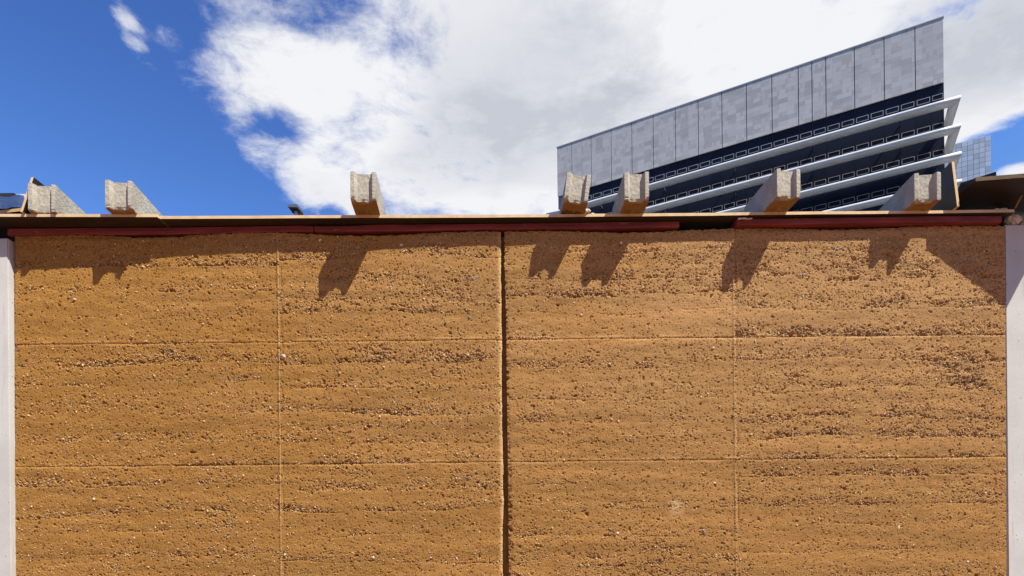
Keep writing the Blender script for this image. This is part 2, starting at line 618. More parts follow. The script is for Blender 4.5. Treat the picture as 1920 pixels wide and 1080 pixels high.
fine = 0.72 * filtered(NXG, NZG, DXG, 0.0170, 0.0072, rot=math.radians(-24)) + 0.70 * filtered(NXG, NZG, DXG, 0.0080, 0.0060)
fine2 = filtered(NXG, NZG, DXG, 0.030, 0.022)
mid = filtered(NXG, NZG, DXG, 0.10, 0.05)
low = filtered(NXG, NZG, DXG, 0.9, 0.35)
H = low * 0.0010 + mid * 0.0005
H -= np.clip(fine - (1.52 - 1.22 * G), 0, 2.0) * 0.0074
H -= np.clip(fine2 - (2.30 - 1.20 * G), 0, 2.0) * 0.0075
H += fine * 0.0010 * np.clip(G, 0.15, 1.2)
H -= layer_line * 0.0028 * smooth(-0.2, 0.9, filtered(NXG, NZG, DXG, 0.25, 0.2))

# formwork joints: vertical fins and horizontal lines, broken along their length
brk = filtered(NXG, NZG, DXG, 0.22, 0.22)
tint_line = np.zeros_like(GX)
for xj, ridge in ((XJ1, 1.0), (XJ2, 0.75)):
    d = GX - xj
    w = np.exp(-((d + 0.004) / 0.0052) ** 2)
    H += w * 0.0052 * ridge * np.clip(1.0 + 0.2 * brk, 0.75, 1.3)
    H -= np.exp(-((d - 0.009) / 0.0045) ** 2) * 0.0035 * np.clip(0.2 + 0.8 * brk, 0, 1.2)
    tint_line = np.maximum(tint_line, w * np.clip(1.0 + 0.2 * brk, 0.7, 1.2))
for zj in ROWS[3:5]:
    d = GZ - zj
    H -= np.exp(-((d + 0.002) / 0.0046) ** 2) * 0.0032 * np.clip(0.6 + 0.7 * brk, 0.05, 1.6)
    w = np.exp(-((d - 0.009) / 0.0055) ** 2)
    H += w * 0.0022 * np.clip(0.5 - 0.6 * brk, 0, 1.2)
    H += np.where((d < 0) & (d > -0.05), 0.0012, 0) * np.clip(1 + d / 0.05, 0, 1)
    tint_line = np.maximum(tint_line, w * np.clip(0.3 - 0.6 * brk, 0, 0.8))
# a deeper cut in the lower line of the left bays
c0, c1 = at(325, 875, 3.143).x, at(445, 875, 3.143).x
H -= np.where((GX > c0) & (GX < c1), 1, 0) * np.exp(-((GZ - ROWS[3]) / 0.005) ** 2) * 0.004
# the top arris crumbles
H -= smooth(ZT - 0.03, ZT, GZ) * 0.006 * np.clip(0.8 + 0.7 * fine2, 0, 2)
# arrises at the open joint
dl, dr = XG0 - GX, GX - XG1
H -= np.where(dl > -1e-6, np.exp(-np.clip(dl, 0, 1) / 0.009), 0) * 0.011
H -= np.where(dr > -1e-6, np.exp(-np.clip(dr, 0, 1) / 0.007), 0) * np.clip(0.006 + 0.004 * fine2 + 0.004 * np.clip(2.1 - GZ, 0, 1), 0, 0.02)

# wall tint: ochre left, paler and pinker upper right, darker towards the bottom
tx = smooth(-2.4, 2.0, GX + 0.25 * low + 0.15 * mid)
ochre = np.array([0.318, 0.163, 0.039])
tan = np.array([0.378, 0.222, 0.090])
lowc = np.array([0.296, 0.153, 0.040])
tz = smooth(3.1, 1.5, GZ)[..., None] * 0.75
TINT = ochre * (1 - tx[..., None]) + tan * tx[..., None]
TINT = TINT * (1 - tz) + lowc * tz
strata = filtered(NXG, NZG, DXG, 1.6, 0.06)
TINT = TINT * (1 + 0.06 * np.clip(strata, -2, 2))[..., None] * (1 + 0.035 * np.clip(patch, -2, 2))[..., None]
TINT = TINT * (1 - tint_line[..., None] * 0.35) + np.array([0.50, 0.34, 0.16]) * tint_line[..., None] * 0.35
edge_lit = np.where(dl > -1e-6, np.exp(-(np.clip(dl, 0, 1) / 0.013) ** 2), 0) * 0.7  # sunlight catching the left arris of the open joint, put into the tint
TINT = TINT * (1 - edge_lit[..., None]) + np.array([0.54, 0.38, 0.19]) * edge_lit[..., None]
c = at(1268, 950, 3.143)
stain = np.exp(-(((GX - c.x) / 0.035) ** 2 + ((GZ - c.z) / 0.045) ** 2) ** 1.5) * np.clip(0.7 + 0.3 * fine2, 0, 1) * 0.8
TINT = TINT * (1 - stain[..., None]) + np.array([0.50, 0.36, 0.19]) * stain[..., None]


def lean(x, z):
    """the outer ends of the wall are a little out of plumb"""
    t = np.clip((2.67 - z) / 1.3, -0.4, 1)
    return x + np.where(x < -1.3, -0.013 * t * smooth(-1.3, -2.6, x), 0) - np.where(x > 1.3, 0.009 * t * smooth(1.3, 2.6, x), 0)


gap_path = np.interp(gz, np.linspace(ZB, ZT, 26), np.array([random.uniform(-0.0055, 0.0055) if i < 9 else random.uniform(-0.002, 0.002) for i in range(26)]))
gap_wide = np.interp(gz, [1.3, 1.75, 2.0, 2.2, 2.7, 3.25], [0.004, 0.006, 0.002, -0.002, -0.006, -0.013])
FX = lean(GX, GZ)
nearL = np.where(dl > -1e-6, np.exp(-np.clip(dl, 0, 9) / 0.03), 0)
nearR = np.where(dr > -1e-6, np.exp(-np.clip(dr, 0, 9) / 0.03), 0)
jag = filtered(NXG, NZG, DXG, 0.03, 0.03)
FX = FX + nearL * (gap_path[:, None] - 0.2 * gap_wide[:, None] + 0.0008 * jag) + nearR * (gap_path[:, None] + gap_wide[:, None] + (0.0016 + 0.0030 * smooth(2.2, 1.9, gz)[:, None]) * jag)
FZ = GZ + smooth(ZT - 0.02, ZT, GZ) * (0.004 * fine2[-1][None, :] + 0.006 * low[-1][None, :] - 0.004)


def idx(v, arr):
    return int(np.argmin(np.abs(arr - v)))


ci = [0, idx(XJ1, gx), idx(XG0, gx), idx(XG1, gx), idx(XJ2, gx), NXG - 1]
spans = [(ci[0], ci[1]), (ci[1], ci[2]), (ci[3], ci[4]), (ci[4], ci[5])]
ri = [0, idx(ROWS[3], gz), idx(ROWS[4], gz), NZG - 1]
for r in range(3):
    for c, (i0, i1) in enumerate(spans):
        j0, j1 = ri[r], ri[r + 1]
        xs, zs, hs, ts = FX[j0:j1 + 1, i0:i1 + 1], FZ[j0:j1 + 1, i0:i1 + 1], H[j0:j1 + 1, i0:i1 + 1], TINT[j0:j1 + 1, i0:i1 + 1]
        nz, nx = xs.shape
        V = np.stack([xs, WY - hs, zs], -1).reshape(-1, 3)
        ids = np.arange(nx * nz).reshape(nz, nx)
        Q = [np.stack([ids[:-1, :-1], ids[:-1, 1:], ids[1:, 1:], ids[1:, :-1]], -1).reshape(-1, 4)]
        C = [ts.reshape(-1, 3)]
        Vs = [V]
        base = len(V)
        # returns: left, right, bottom, top
        for line, deep, flip in ((ids[:, 0], 0.075, True), (ids[:, -1], 0.075, False), (ids[0], 0.06, False), (ids[-1], 0.06, True)):
            b = V[line].copy()
            b[:, 1] = WY + deep
            k = np.arange(len(line)) + base
            q = np.stack([line[:-1], line[1:], k[1:], k[:-1]], -1)
            if not flip:
                q = q[:, ::-1]
            Q.append(q)
            Vs.append(b)
            C.append(V[line] * 0 + ts.reshape(-1, 3)[line])
            base += len(b)
        me = np_mesh('panel', np.concatenate(Vs), np.concatenate(Q), smooth=True, color=np.concatenate(C))
        link_mesh('panel', me, MATS['rammed_earth'], WALL)
# the two lower lifts, below the picture: the same panels, plainer
for r in range(2):
    for xa, xb in ((X0, XJ1), (XJ1, XG0), (XG1, XJ2), (XJ2, X1)):
        nx, nz = max(2, int((xb - xa) / 0.03)), int((ROWS[r + 1] - ROWS[r]) / 0.03)
        aa, bb = np.meshgrid(np.linspace(xa, xb, nx), np.linspace(ROWS[r], ROWS[r + 1], nz))
        hh = RNG.standard_normal(aa.shape) * 0.0012
        V = np.stack([lean(aa, bb), WY - hh, bb], -1).reshape(-1, 3)
        ids = np.arange(nx * nz).reshape(nz, nx)
        Q = np.stack([ids[:-1, :-1], ids[:-1, 1:], ids[1:, 1:], ids[1:, :-1]], -1).reshape(-1, 4)
        me = np_mesh('panel', V, Q, smooth=True, color=np.tile(np.array([0.32, 0.16, 0.05]), (len(V), 1)))
        link_mesh('panel', me, MATS['rammed_earth'], WALL)
link_mesh('core', box_mesh('core', (X0 + 0.005, WY + 0.055, 0.0), (X1 - 0.005, WY + 0.42, 3.238)), MATS['earth_core'], WALL)
link_mesh('joint_filler', box_mesh('joint_filler', (XG0 - 0.02, WY + 0.036, 0.0), (XG1 + 0.02, WY + 0.053, 3.236)), MATS['joint_filler'], WALL)


def pebbles():
    """embedded gravel: small faceted stones, most where the layers are coarse"""
    phi = (1 + 5 ** 0.5) / 2
    ico = np.array([(-1, phi, 0), (1, phi, 0), (-1, -phi, 0), (1, -phi, 0), (0, -1, phi), (0, 1, phi), (0, -1, -phi), (0, 1, -phi),
                    (phi, 0, -1), (phi, 0, 1), (-phi, 0, -1), (-phi, 0, 1)], float)
    ico /= np.linalg.norm(ico[0])
    tri = np.array([(0, 11, 5), (0, 5, 1), (0, 1, 7), (0, 7, 10), (0, 10, 11), (1, 5, 9), (5, 11, 4), (11, 10, 2), (10, 7, 6), (7, 1, 8),
                    (3, 9, 4), (3, 4, 2), (3, 2, 6), (3, 6, 8), (3, 8, 9), (4, 9, 5), (2, 4, 11), (6, 2, 10), (8, 6, 7), (9, 8, 1)])
    wgt = (0.05 + np.clip(G, 0, 1.6) ** 1.7)
    wgt[:4] = 0
    wgt[-6:] = 0
    wgt[:, :2] = 0
    wgt[:, -2:] = 0
    wgt[:, ci[2] - 1:ci[3] + 2] = 0
    cdf = np.cumsum(wgt.ravel())
    N = 120000
    pick = np.searchsorted(cdf, RNG.random(N) * cdf[-1])
    jz, jx = np.unravel_index(np.clip(pick, 0, wgt.size - 1), wgt.shape)
    rad = np.clip(np.exp(RNG.normal(math.log(0.0020), 0.42, N)), 0.0011, 0.0080)
    cx_ = FX[jz, jx] + RNG.uniform(-0.5, 0.5, N) * DXG
    cz_ = FZ[jz, jx] + RNG.uniform(-0.5, 0.5, N) * DZG
    cy_ = WY - H[jz, jx] + rad * RNG.uniform(-0.30, 0.70, N)
    kind = RNG.random(N)
    pal = np.where(kind[:, None] < 0.34, np.array([0.50, 0.37, 0.20]), np.where(kind[:, None] < 0.78, np.array([0.36, 0.195, 0.066]),
          np.where(kind[:, None] < 0.88, np.array([0.44, 0.36, 0.27]), np.where(kind[:, None] < 0.94, np.array([0.20, 0.10, 0.05]), np.array([0.13, 0.115, 0.10])))))
    pal = pal * RNG.uniform(0.8, 1.2, (N, 1))
    extra = []
    for px, py, r_, col in ((887, 524, 0.019, (0.20, 0.22, 0.27)), (130, 559, 0.013, (0.14, 0.14, 0.15)), (305, 557, 0.013, (0.15, 0.15, 0.16)),
                            (600, 450, 0.009, (0.7, 0.62, 0.5)), (752, 459, 0.011, (0.68, 0.55, 0.42)), (1570, 468, 0.013, (0.2, 0.19, 0.22)),
                            (1508, 515, 0.012, (0.30, 0.26, 0.28)), (633, 443, 0.007, (0.62, 0.6, 0.55)), (1684, 988, 0.013, (0.7, 0.62, 0.44)),
                            (1322, 998, 0.017, (0.17, 0.17, 0.19)), (880, 595, 0.012, (0.13, 0.15, 0.13)), (530, 668, 0.022, (0.36, 0.29, 0.2)),
                            (1158, 1000, 0.010, (0.66, 0.58, 0.48)), (1340, 905, 0.009, (0.66, 0.56, 0.4)), (1090, 590, 0.009, (0.6, 0.55, 0.5)),
                            (1165, 455, 0.009, (0.66, 0.6, 0.52)), (1815, 1053, 0.010, (0.68, 0.62, 0.5)), (700, 1045, 0.010, (0.66, 0.6, 0.5))):
        p = at(px, py, 3.143)
        extra.append((p.x, WY + r_ * 0.45, p.z, r_, col))
    cx_ = np.concatenate([cx_, [e[0] for e in extra]])
    cy_ = np.concatenate([cy_, [e[1] for e in extra]])
    cz_ = np.concatenate([cz_, [e[2] for e in extra]])
    rad = np.concatenate([rad, [e[3] for e in extra]])
    pal = np.concatenate([pal, [e[4] for e in extra]])
    N = len(rad)
    octa = np.array([(1, 0, 0), (-1, 0, 0), (0, 1, 0), (0, -1, 0), (0, 0, 1), (0, 0, -1)], float)
    otri = np.array([(0, 2, 4), (2, 1, 4), (1, 3, 4), (3, 0, 4), (2, 0, 5), (1, 2, 5), (3, 1, 5), (0, 3, 5)])
    big = rad > 0.0036
    allV, allT, allC, base = [], [], [], 0
    for sel, verts, faces, jit in ((np.where(big)[0], ico, tri, (0.75, 1.2)), (np.where(~big)[0], octa, otri, (0.75, 1.3))):
        n, kv = len(sel), len(verts)
        q = RNG.standard_normal((n, 4))
        q /= np.linalg.norm(q, axis=1)[:, None]
        w, x, y, z = q.T
        R = np.stack([np.stack([1 - 2 * (y * y + z * z), 2 * (x * y - z * w), 2 * (x * z + y * w)], -1),
                      np.stack([2 * (x * y + z * w), 1 - 2 * (x * x + z * z), 2 * (y * z - x * w)], -1),
                      np.stack([2 * (x * z - y * w), 2 * (y * z + x * w), 1 - 2 * (x * x + y * y)], -1)], 1)
        sq = np.stack([RNG.uniform(0.8, 1.35, n), RNG.uniform(0.7, 1.1, n), RNG.uniform(0.6, 1.0, n)], -1)[:, None, :]
        shp = verts[None] * RNG.uniform(*jit, (n, kv, 1)) * sq
        V = np.einsum('nij,nkj->nki', R, shp) * rad[sel][:, None, None] + np.stack([cx_[sel], cy_[sel], cz_[sel]], -1)[:, None, :]
        allV.append(V.reshape(-1, 3))
        allT.append((faces[None] + (np.arange(n) * kv)[:, None, None]).reshape(-1, 3) + base)
        allC.append(np.repeat(pal[sel], kv, axis=0))
        base += n * kv
    me = np_mesh('embedded_gravel', np.concatenate(allV), tris=np.concatenate(allT), smooth=False, color=np.concatenate(allC))
    o = link_mesh('embedded_gravel', me, MATS['gravel'], WALL)
    o['kind'] = 'stuff'


pebbles()

# ------------------------------------------------------------------ white columns either side


def column(x0, x1, y0, ztop, label, seed):
    random.seed(seed)
    bm = bmesh.new()
    nx, nz = 12, 60
    add_box(bm, (x0, y0, 0), (x1, 0.44, ztop))
    bmesh.ops.bevel(bm, geom=list(bm.edges), offset=0.006, segments=2, affect='EDGES')
    o = link_mesh('white_column', bm_mesh('white_column', bm), MATS['white_render'])
    tag(o, label, 'column', 'white columns at the ends of the earth wall')
    return o


column(-3.25, X0 - 0.006, -0.028, 3.225, 'white rendered column at the wall end below the blue sheet', 1)
column(X1 + 0.004, 3.25, 0.004, 3.257, 'white rendered column at the wall end topped with crumbled rubble', 2)

# ------------------------------------------------------------------ red battens and plywood capping
ZW = 3.251
ZBD = 3.291        # underside of the plywood
TB = 0.015


def batten(xa, xb, z0a, z0b, dips, label, ypos=-0.004, chip=False, seed=0):
    """a rough painted timber lying on the wall top; its upper edge touches the plywood"""
    rnd = random.Random(seed)
    n = max(8, int((xb - xa) / 0.04))
    bm = bmesh.new()
    rings = []
    for i in range(n + 1):
        t = i / n
        x = xa + (xb - xa) * t
        zt = ZBD - 0.002
        for dx, dw, dd in dips:
            zt -= dd * math.exp(-((x - dx) / dw) ** 4)
        zb = z0a + (z0b - z0a) * t + rnd.uniform(-0.0012, 0.0012) + 0.002 * math.sin(x * 5 + seed)
        yf = ypos + 0.003 * math.sin(x * 3.1 + seed) + rnd.uniform(-0.0006, 0.0006)
        rings.append([bm.verts.new(v) for v in ((x, yf + 0.003, zb), (x, yf, zb + 0.004), (x, yf + 0.001, zt - 0.004), (x, yf + 0.005, zt), (x, yf + 0.085, zt), (x, yf + 0.085, zb))])
    for a, b in zip(rings[:-1], rings[1:]):
        for k in range(6):
            bm.faces.new((a[k], b[k], b[(k + 1) % 6], a[(k + 1) % 6]))
    bm.faces.new(rings[0][::-1])
    bm.faces.new(rings[-1])
    me = bm_mesh('red_batten', bm)
    if chip:
        o = tag(empty('red_batten', ((xa + xb) / 2, ypos, z0a)), label, 'batten', 'red battens under the plywood')
        b = link_mesh('timber', me, MATS['red_paint'], o)
        b.matrix_parent_inverse = Matrix.Translation(o.location).inverted()
        bm = bmesh.new()
        pr = random.Random(3)
        pts = []
        for i in range(9):
            t = i / 8
            pts.append((xa + 0.004 + 0.075 * t, ZBD - 0.006 - 0.004 * pr.random(), ZBD - 0.016 - 0.004 * pr.random() + 0.006 * t))
        top = [bm.verts.new((x, ypos - 0.012, a)) for x, a, b_ in pts]
        bot = [bm.verts.new((x, ypos - 0.014, b_)) for x, a, b_ in pts]
        tb = [bm.verts.new((x, ypos + 0.012, a)) for x, a, b_ in pts]
        for i in range(8):
            bm.faces.new((top[i], top[i + 1], bot[i + 1], bot[i]))
            bm.faces.new((tb[i], tb[i + 1], top[i + 1], top[i]))
        s = link_mesh('bare_splinter', bm_mesh('bare_splinter', bm), MATS['sunlit_chip'], o)
        s.matrix_parent_inverse = Matrix.Translation(o.location).inverted()
    else:
        o = link_mesh('red_batten', me, MATS['red_paint'])
        tag(o, label, 'batten', 'red battens under the plywood')
    return o


batten(at(15, 440, 3.14).x, at(588, 430, 3.14).x, ZW - 0.001, ZW + 0.003, [(-1.02, 0.06, 0.004)], 'dark red timber batten under the plywood, ending over the white column below the blue sheet', seed=1)
batten(at(590, 430, 3.14).x, at(1273, 425, 3.14).x, ZW + 0.003, ZW + 0.006, [(-0.93, 0.16, 0.007)], 'dark red timber batten crossing above the open joint, dipped at one end', ypos=-0.007, seed=2)
batten(at(1378, 420, 3.14).x, at(1870, 415, 3.14).x, ZW + 0.005, ZW + 0.004, [], 'brighter red timber batten with a pale splintered end under the plywood', ypos=-0.030, chip=True, seed=4)


def sheet(name, poly, z0, t, mats, sag=0.0, tex_edge=True):
    """plywood sheet; slot 0 = edge, slot 1 = filmed faces"""
    bm = bmesh.new()
    prism(bm, poly, z0, z0 + t, 0, 1, 1)
    return link_mesh(name, bm_mesh(name, bm), mats)


PLY = [MATS['plywood_edge'], MATS['film_face']]
XS = at(302, 405, 3.08).x
o = sheet('plywood_sheet', [(-2.98, -0.116), (XS - 0.003, -0.090), (XS - 0.003, 0.47), (-2.98, 0.47)], ZBD + 0.002, TB, PLY)
tag(o, 'short black faced plywood sheet capping the wall under the two palest blocks', 'plywood', 'plywood capping on the wall')
XE = at(1905, 390, 3.08).x
front = []
for i in range(40):
    t = i / 39
    x = XS + 0.001 + (XE - XS - 0.001) * t
    front.append((x, -0.077 + 0.024 * min(1, t * 2.2) + 0.0012 * math.sin(t * 23) + 0.0006 * math.sin(t * 71)))
o = sheet('plywood_sheet', front + [(XE, 0.47), (XS + 0.001, 0.47)], ZBD, TB, PLY)
tag(o, 'long black faced plywood sheet capping most of the wall under five blocks', 'plywood', 'plywood capping on the wall')
ZTOP = ZBD + TB

# ------------------------------------------------------------------ concrete blocks


def block_mesh(seed, W=0.128, L=0.345, Hh=0.145, gl=0.25, gr=0.19, depth=0.021):
    rnd = random.Random(seed)
    st = 0.0062
    nx, ny, nz = int(W / st), int(L / st), int(Hh / st)
    bm = bmesh.new()
    cache = {}

    def vert(i, j, k):
        if (i, j, k) not in cache:
            cache[(i, j, k)] = bm.verts.new((-W / 2 + W * i / nx, L * j / ny, Hh * k / nz))
        return cache[(i, j, k)]
    for i in range(nx):
        for j in range(ny):
            bm.faces.new((vert(i, j, 0), vert(i, j + 1, 0), vert(i + 1, j + 1, 0), vert(i + 1, j, 0)))
            bm.faces.new((vert(i, j, nz), vert(i + 1, j, nz), vert(i + 1, j + 1, nz), vert(i, j + 1, nz)))
        for k in range(nz):
            bm.faces.new((vert(i, 0, k), vert(i + 1, 0, k), vert(i + 1, 0, k + 1), vert(i, 0, k + 1)))
            bm.faces.new((vert(i, ny, k), vert(i, ny, k + 1), vert(i + 1, ny, k + 1), vert(i + 1, ny, k)))
    for j in range(ny):
        for k in range(nz):
            bm.faces.new((vert(0, j, k), vert(0, j, k + 1), vert(0, j + 1, k + 1), vert(0, j + 1, k)))
            bm.faces.new((vert(nx, j, k), vert(nx, j + 1, k), vert(nx, j + 1, k + 1), vert(nx, j, k + 1)))
    off = rnd.uniform(0, 50)
    for (i, j, k), v in cache.items():
        x, y, z = v.co
        u = (x + W / 2) / W
        # end grooves: bevelled on one side, square on the other
        g = min(1, max(0, (u - (gl - 0.08)) / 0.08)) * min(1, max(0, ((1 - gr) - u) / 0.045 + 0.5))
        wf = max(0, 1 - y / 0.05)
        wb = max(0, 1 - (L - y) / 0.05)
        y2 = y + depth * g * wf - depth * g * wb
        z2, x2 = z, x
        # core holes in the underside
        if k == 0:
            for hx in (-0.027, 0.027):
                for hy in (0.105, 0.20, 0.285):
                    d = math.hypot(x - hx, y - hy)
                    if d < 0.0165:
                        z2 = 0.045
            # broken arris along the front
        n = mnoise.noise((x * 60 + off, y * 60, z * 60))
        n2 = mnoise.noise((x * 22 + off, y * 22 + 5, z * 22))
        chip = max(0, 0.006 + 0.013 * n2 + 0.005 * n)
        if y < 0.03 and z < 0.02 and k * 1.0 <= 3:
            z2 += chip * (1 - z / 0.02) * (1 - y / 0.03) * 1.3
            y2 += chip * 0.5 * (1 - z / 0.02)
        edge = min(min(i, nx - i), 2) + min(min(j, ny - j), 2) + min(min(k, nz - k), 2)
        e = max(0, 2 - edge) * 0.5
        c = Vector((0, L / 2, Hh / 2))
        dirv = (Vector((x2, y2, z2)) - c)
        pull = e * (0.0009 + 0.0040 * max(0, n2)) + 0.0009 * n
        v.co = Vector((x2, y2, z2)) - dirv.normalized() * pull
    me = bm_mesh('concrete_block', bm, smooth=False)
    return me


def block(px_left, px_right, py_shadow_tip, px_tip, yaw, tilt, label, seed, protr=None, **kw):
    pxc = (px_left + px_right) / 2
    p = protr
    D = 3.143 - p
    x = at(pxc, 350, D).x
    me = block_mesh(seed, **kw)
    o = link_mesh('concrete_block', me, MATS['concrete_block'])
    W = kw.get('W', 0.128)
    lift = abs(math.sin(tilt)) * W / 2
    o.location = (x, -p, ZTOP + lift + 0.0005)
    o.rotation_euler = (0, tilt, yaw)
    tag(o, label, 'concrete block', 'concrete blocks weighing down the plywood')
    return o


R_ = math.radians
block(53, 103, 0, 0, R_(8.0), 0, 'pale concrete block beside the upright plywood offcut and the blue sheet', 1, protr=0.125)
block(197, 247, 0, 0, R_(6.0), 0, 'pale concrete block at the seam of the two plywood sheets', 2, protr=0.148)
block(656, 706, 0, 0, R_(4.0), 0, 'concrete block standing alone, beside the little flood lamp', 3, protr=0.196)
block(1056, 1103, 0, 0, R_(2.0), R_(7.5), 'tilted concrete block propped on a stone, before the corner of the office building', 4, protr=0.156, W=0.122)
block(1171, 1217, 0, 0, R_(0.5), 0, 'upright concrete block next to the tilted one, with a deep end groove', 5, protr=0.173, W=0.124)
block(1456, 1502, 0, 0, R_(4.5), 0, 'concrete block with one long shaded side over the splintered red batten', 6, protr=0.184, W=0.122)
block(1714, 1765, 0, 0, R_(-5.0), 0, 'concrete block beside the tall upright dark plywood offcut', 7, protr=0.142)


def stone(name, loc, r, label, seed, mat='rubble', sq=(1.3, 1, 0.7), group=None, cat='stone'):
    rnd = random.Random(seed)
    bm = bmesh.new()
    bmesh.ops.create_icosphere(bm, subdivisions=3, radius=r)
    zmin = 9
    for v in bm.verts:
        n = mnoise.noise(v.co * (2.2 / r) + Vector((seed * 3.1, 0, 0)))
        n2 = mnoise.noise(v.co * (5.0 / r) + Vector((0, seed * 1.7, 0)))
        v.co = Vector((v.co.x * sq[0], v.co.y * sq[1], v.co.z * sq[2])) * (1 + 0.38 * n + 0.15 * n2)
        zmin = min(zmin, v.co.z)
    for v in bm.verts:
        v.co.z -= zmin
    o = link_mesh(name, bm_mesh(name, bm), MATS[mat], loc=loc)
    return tag(o, label, cat, group)


a = at(1101, 400, 3.07)
stone('stone', (a.x - 0.002, -0.050, ZTOP), 0.017, 'small white stone wedged beside the tilted concrete block', 1)
a = at(1113, 400, 3.07)
stone('stone', (a.x, -0.03, ZTOP), 0.011, 'tiny white pebble next to the stone by the tilted block', 5)
for k, (px, r_, lb) in enumerate(((1872, 0.009, 'farther from'), (1880, 0.008, 'closer to'))):
    a = at(px, 386, 3.09)
    stone('stone', (a.x, -0.040, ZTOP), r_, 'tiny pale stone on the plywood edge, the one %s the brownish stone' % lb, 11 + k, group='pebbles on the plywood edge')
a = at(1890, 386, 3.09)
stone('stone', (a.x, -0.02, ZTOP), 0.016, 'brownish stone on the plywood corner by the white column', 15)
a = at(1901, 412, 3.14)
stone('rubble_lump', (X1 + 0.075, 0.035, 3.257), 0.034, 'large rough lump of rubble on top of the white column', 21, sq=(1.0, 0.9, 0.95))
stone('rubble_lump', (X1 + 0.135, 0.03, 3.257), 0.017, 'smaller pale rubble piece beside the large lump on the column', 23)
stone('rubble_lump', (X1 + 0.18, 0.028, 3.257), 0.010, 'crumb of rubble on the column top, smallest of three', 24)
# a splintered stick on the rubble
bm = bmesh.new()
p0, p1 = at(1903, 381, 3.09), at(1917, 366, 3.04)
p0.z = ZTOP + 0.006
dv = (p1 - p0)
sx = Vector((0, 1, 0)).cross(dv).normalized() * 0.006
sy = Vector((0, 1, 0)) * 0.005
vs0 = [bm.verts.new(p0 + s * a_) for s, a_ in ((sx, 1), (sy, 1), (sx, -0.7), (sy, -1))]
vm = [bm.verts.new(p0 + dv * 0.6 + s * a_) for s, a_ in ((sx, 0.8), (sy, 1.1), (sx, -1.1), (sy, -1))]
vs1 = [bm.verts.new(p0 + dv * 1.0 + s * a_) for s, a_ in ((sx, 0.5), (sy, 0.6), (sx, -0.5), (sy, -0.4))]
for A, B in ((vs0, vm), (vm, vs1)):
    for k in range(4):
        bm.faces.new((A[k], A[(k + 1) % 4], B[(k + 1) % 4], B[k]))
bm.faces.new(vs0[::-1]); bm.faces.new(vs1)
tag(link_mesh('wood_splinter', bm_mesh('wood_splinter', bm), MATS['brown_wood']), 'short broken wood splinter leaning up at the plywood corner', 'wood splinter')


# ------------------------------------------------------------------ upright plywood offcuts


def offcut(bx, tx_, z0, z1, y0, length, t, yaw, label, drop):
    """sheet standing on its long edge, running away from the wall face, leaning sideways"""
    bm = bmesh.new()
    zb = z1 - drop
    pts = [(bx, y0, z0), (bx + t, y0, z0), (tx_ + t, y0 + 0.005, z1), (tx_, y0 + 0.005, z1)]
    bk = [(x + math.tan(yaw) * length, y + length, min(z, zb) if z == z1 else z) for x, y, z in pts]
    a = [bm.verts.new(p) for p in pts]
    b = [bm.verts.new(p) for p in bk]
    bm.faces.new(a).material_index = 0
    bm.faces.new(b[::-1]).material_index = 0
    for k in range(4):
        j = (k + 1) % 4
        f = bm.faces.new((a[k], b[k], b[j], a[j]))
        f.material_index = 1 if k in (1, 3) else 0
    o = link_mesh('plywood_offcut', bm_mesh('plywood_offcut', bm), PLY)
    return tag(o, label, 'plywood offcut', 'plywood offcuts standing on edge')


a, b = at(38, 400, 3.02), at(57, 331, 3.02)
offcut(a.x, b.x, ZTOP + 0.003, b.z, -0.123, 0.33, 0.013, R_(-2), 'weathered plywood offcut leaning on edge against the block by the blue sheet', 0.0)
a, b = at(1796, 386, 3.05), at(1787, 301, 3.05)
offcut(a.x, b.x, ZTOP + 0.001, b.z, -0.088, 0.34, 0.0135, R_(2), 'tall dark faced plywood offcut on edge with a sunlit tan edge, beside the roof sheet', 0.0)

# ------------------------------------------------------------------ lean-to roof sheets over the right column
ZR = 3.412
bm = bmesh.new()
zl, zr = 3.408, 3.376
prism(bm, [(2.397, -0.1345), (2.969, -0.2653), (2.969, 0.46), (2.397, 0.46)], [zl, zr, zr, zl], [zl + 0.02, zr + 0.02, zr + 0.02, zl + 0.02], 1, 1, 1)
for f in bm.faces:
    if len(f.verts) == 4 and all(v.co.y < 0 for v in f.verts):
        f.material_index = 0
o = link_mesh('roof_sheet', bm_mesh('roof_sheet', bm), [MATS['brown_wood'], MATS['film_face']])
tag(o, 'brown edged roof sheet jutting over the white column and rubble', 'roof sheet')
for x, y, z, l in ((2.73, 0.10, 3.257, 'short dark packer post under the jutting roof sheet, behind the rubble'), (2.42, 0.22, ZTOP, 'short dark packer post on the plywood behind the tall offcut')):
    bm = bmesh.new()
    add_box(bm, (x - 0.022, y - 0.022, z), (x + 0.022, y + 0.022, 3.408 - (x + 0.022 - 2.397) * 0.056 - 0.001))
    bmesh.ops.bevel(bm, geom=list(bm.edges), offset=0.003, segments=1, affect='EDGES')
    tag(link_mesh('packer_post', bm_mesh('packer_post', bm), MATS['film_face']), l, 'post')
bm = bmesh.new()
q = [at(1801, 343, 3.42), at(1868, 321.5, 3.30)]
prism(bm, [(q[0].x, q[0].y), (q[1].x, q[1].y), (q[1].x, q[1].y + 0.22), (q[0].x, q[0].y + 0.22)],
      [q[0].z - 0.016, q[1].z - 0.03, ZR + 0.018, ZR + 0.018], [q[0].z, q[1].z, ZR + 0.036, ZR + 0.036], 1, 1, 1)
o = link_mesh('dark_sheet', bm_mesh('dark_sheet', bm), PLY)
tag(o, 'dark sheet offcut lying tilted on the roof sheet, before the glass tower', 'sheet')

bm = bmesh.new()
add_box(bm, (2.70, 0.16, 3.2575), (3.22, 0.178, 3.352))  # added dark board, stands in for the deep shade below the roof sheet
tag(link_mesh('shade_board', bm_mesh('shade_board', bm), PLY[::-1]), 'dark board added for the deep shade under the roof sheet, behind the rubble', 'board')

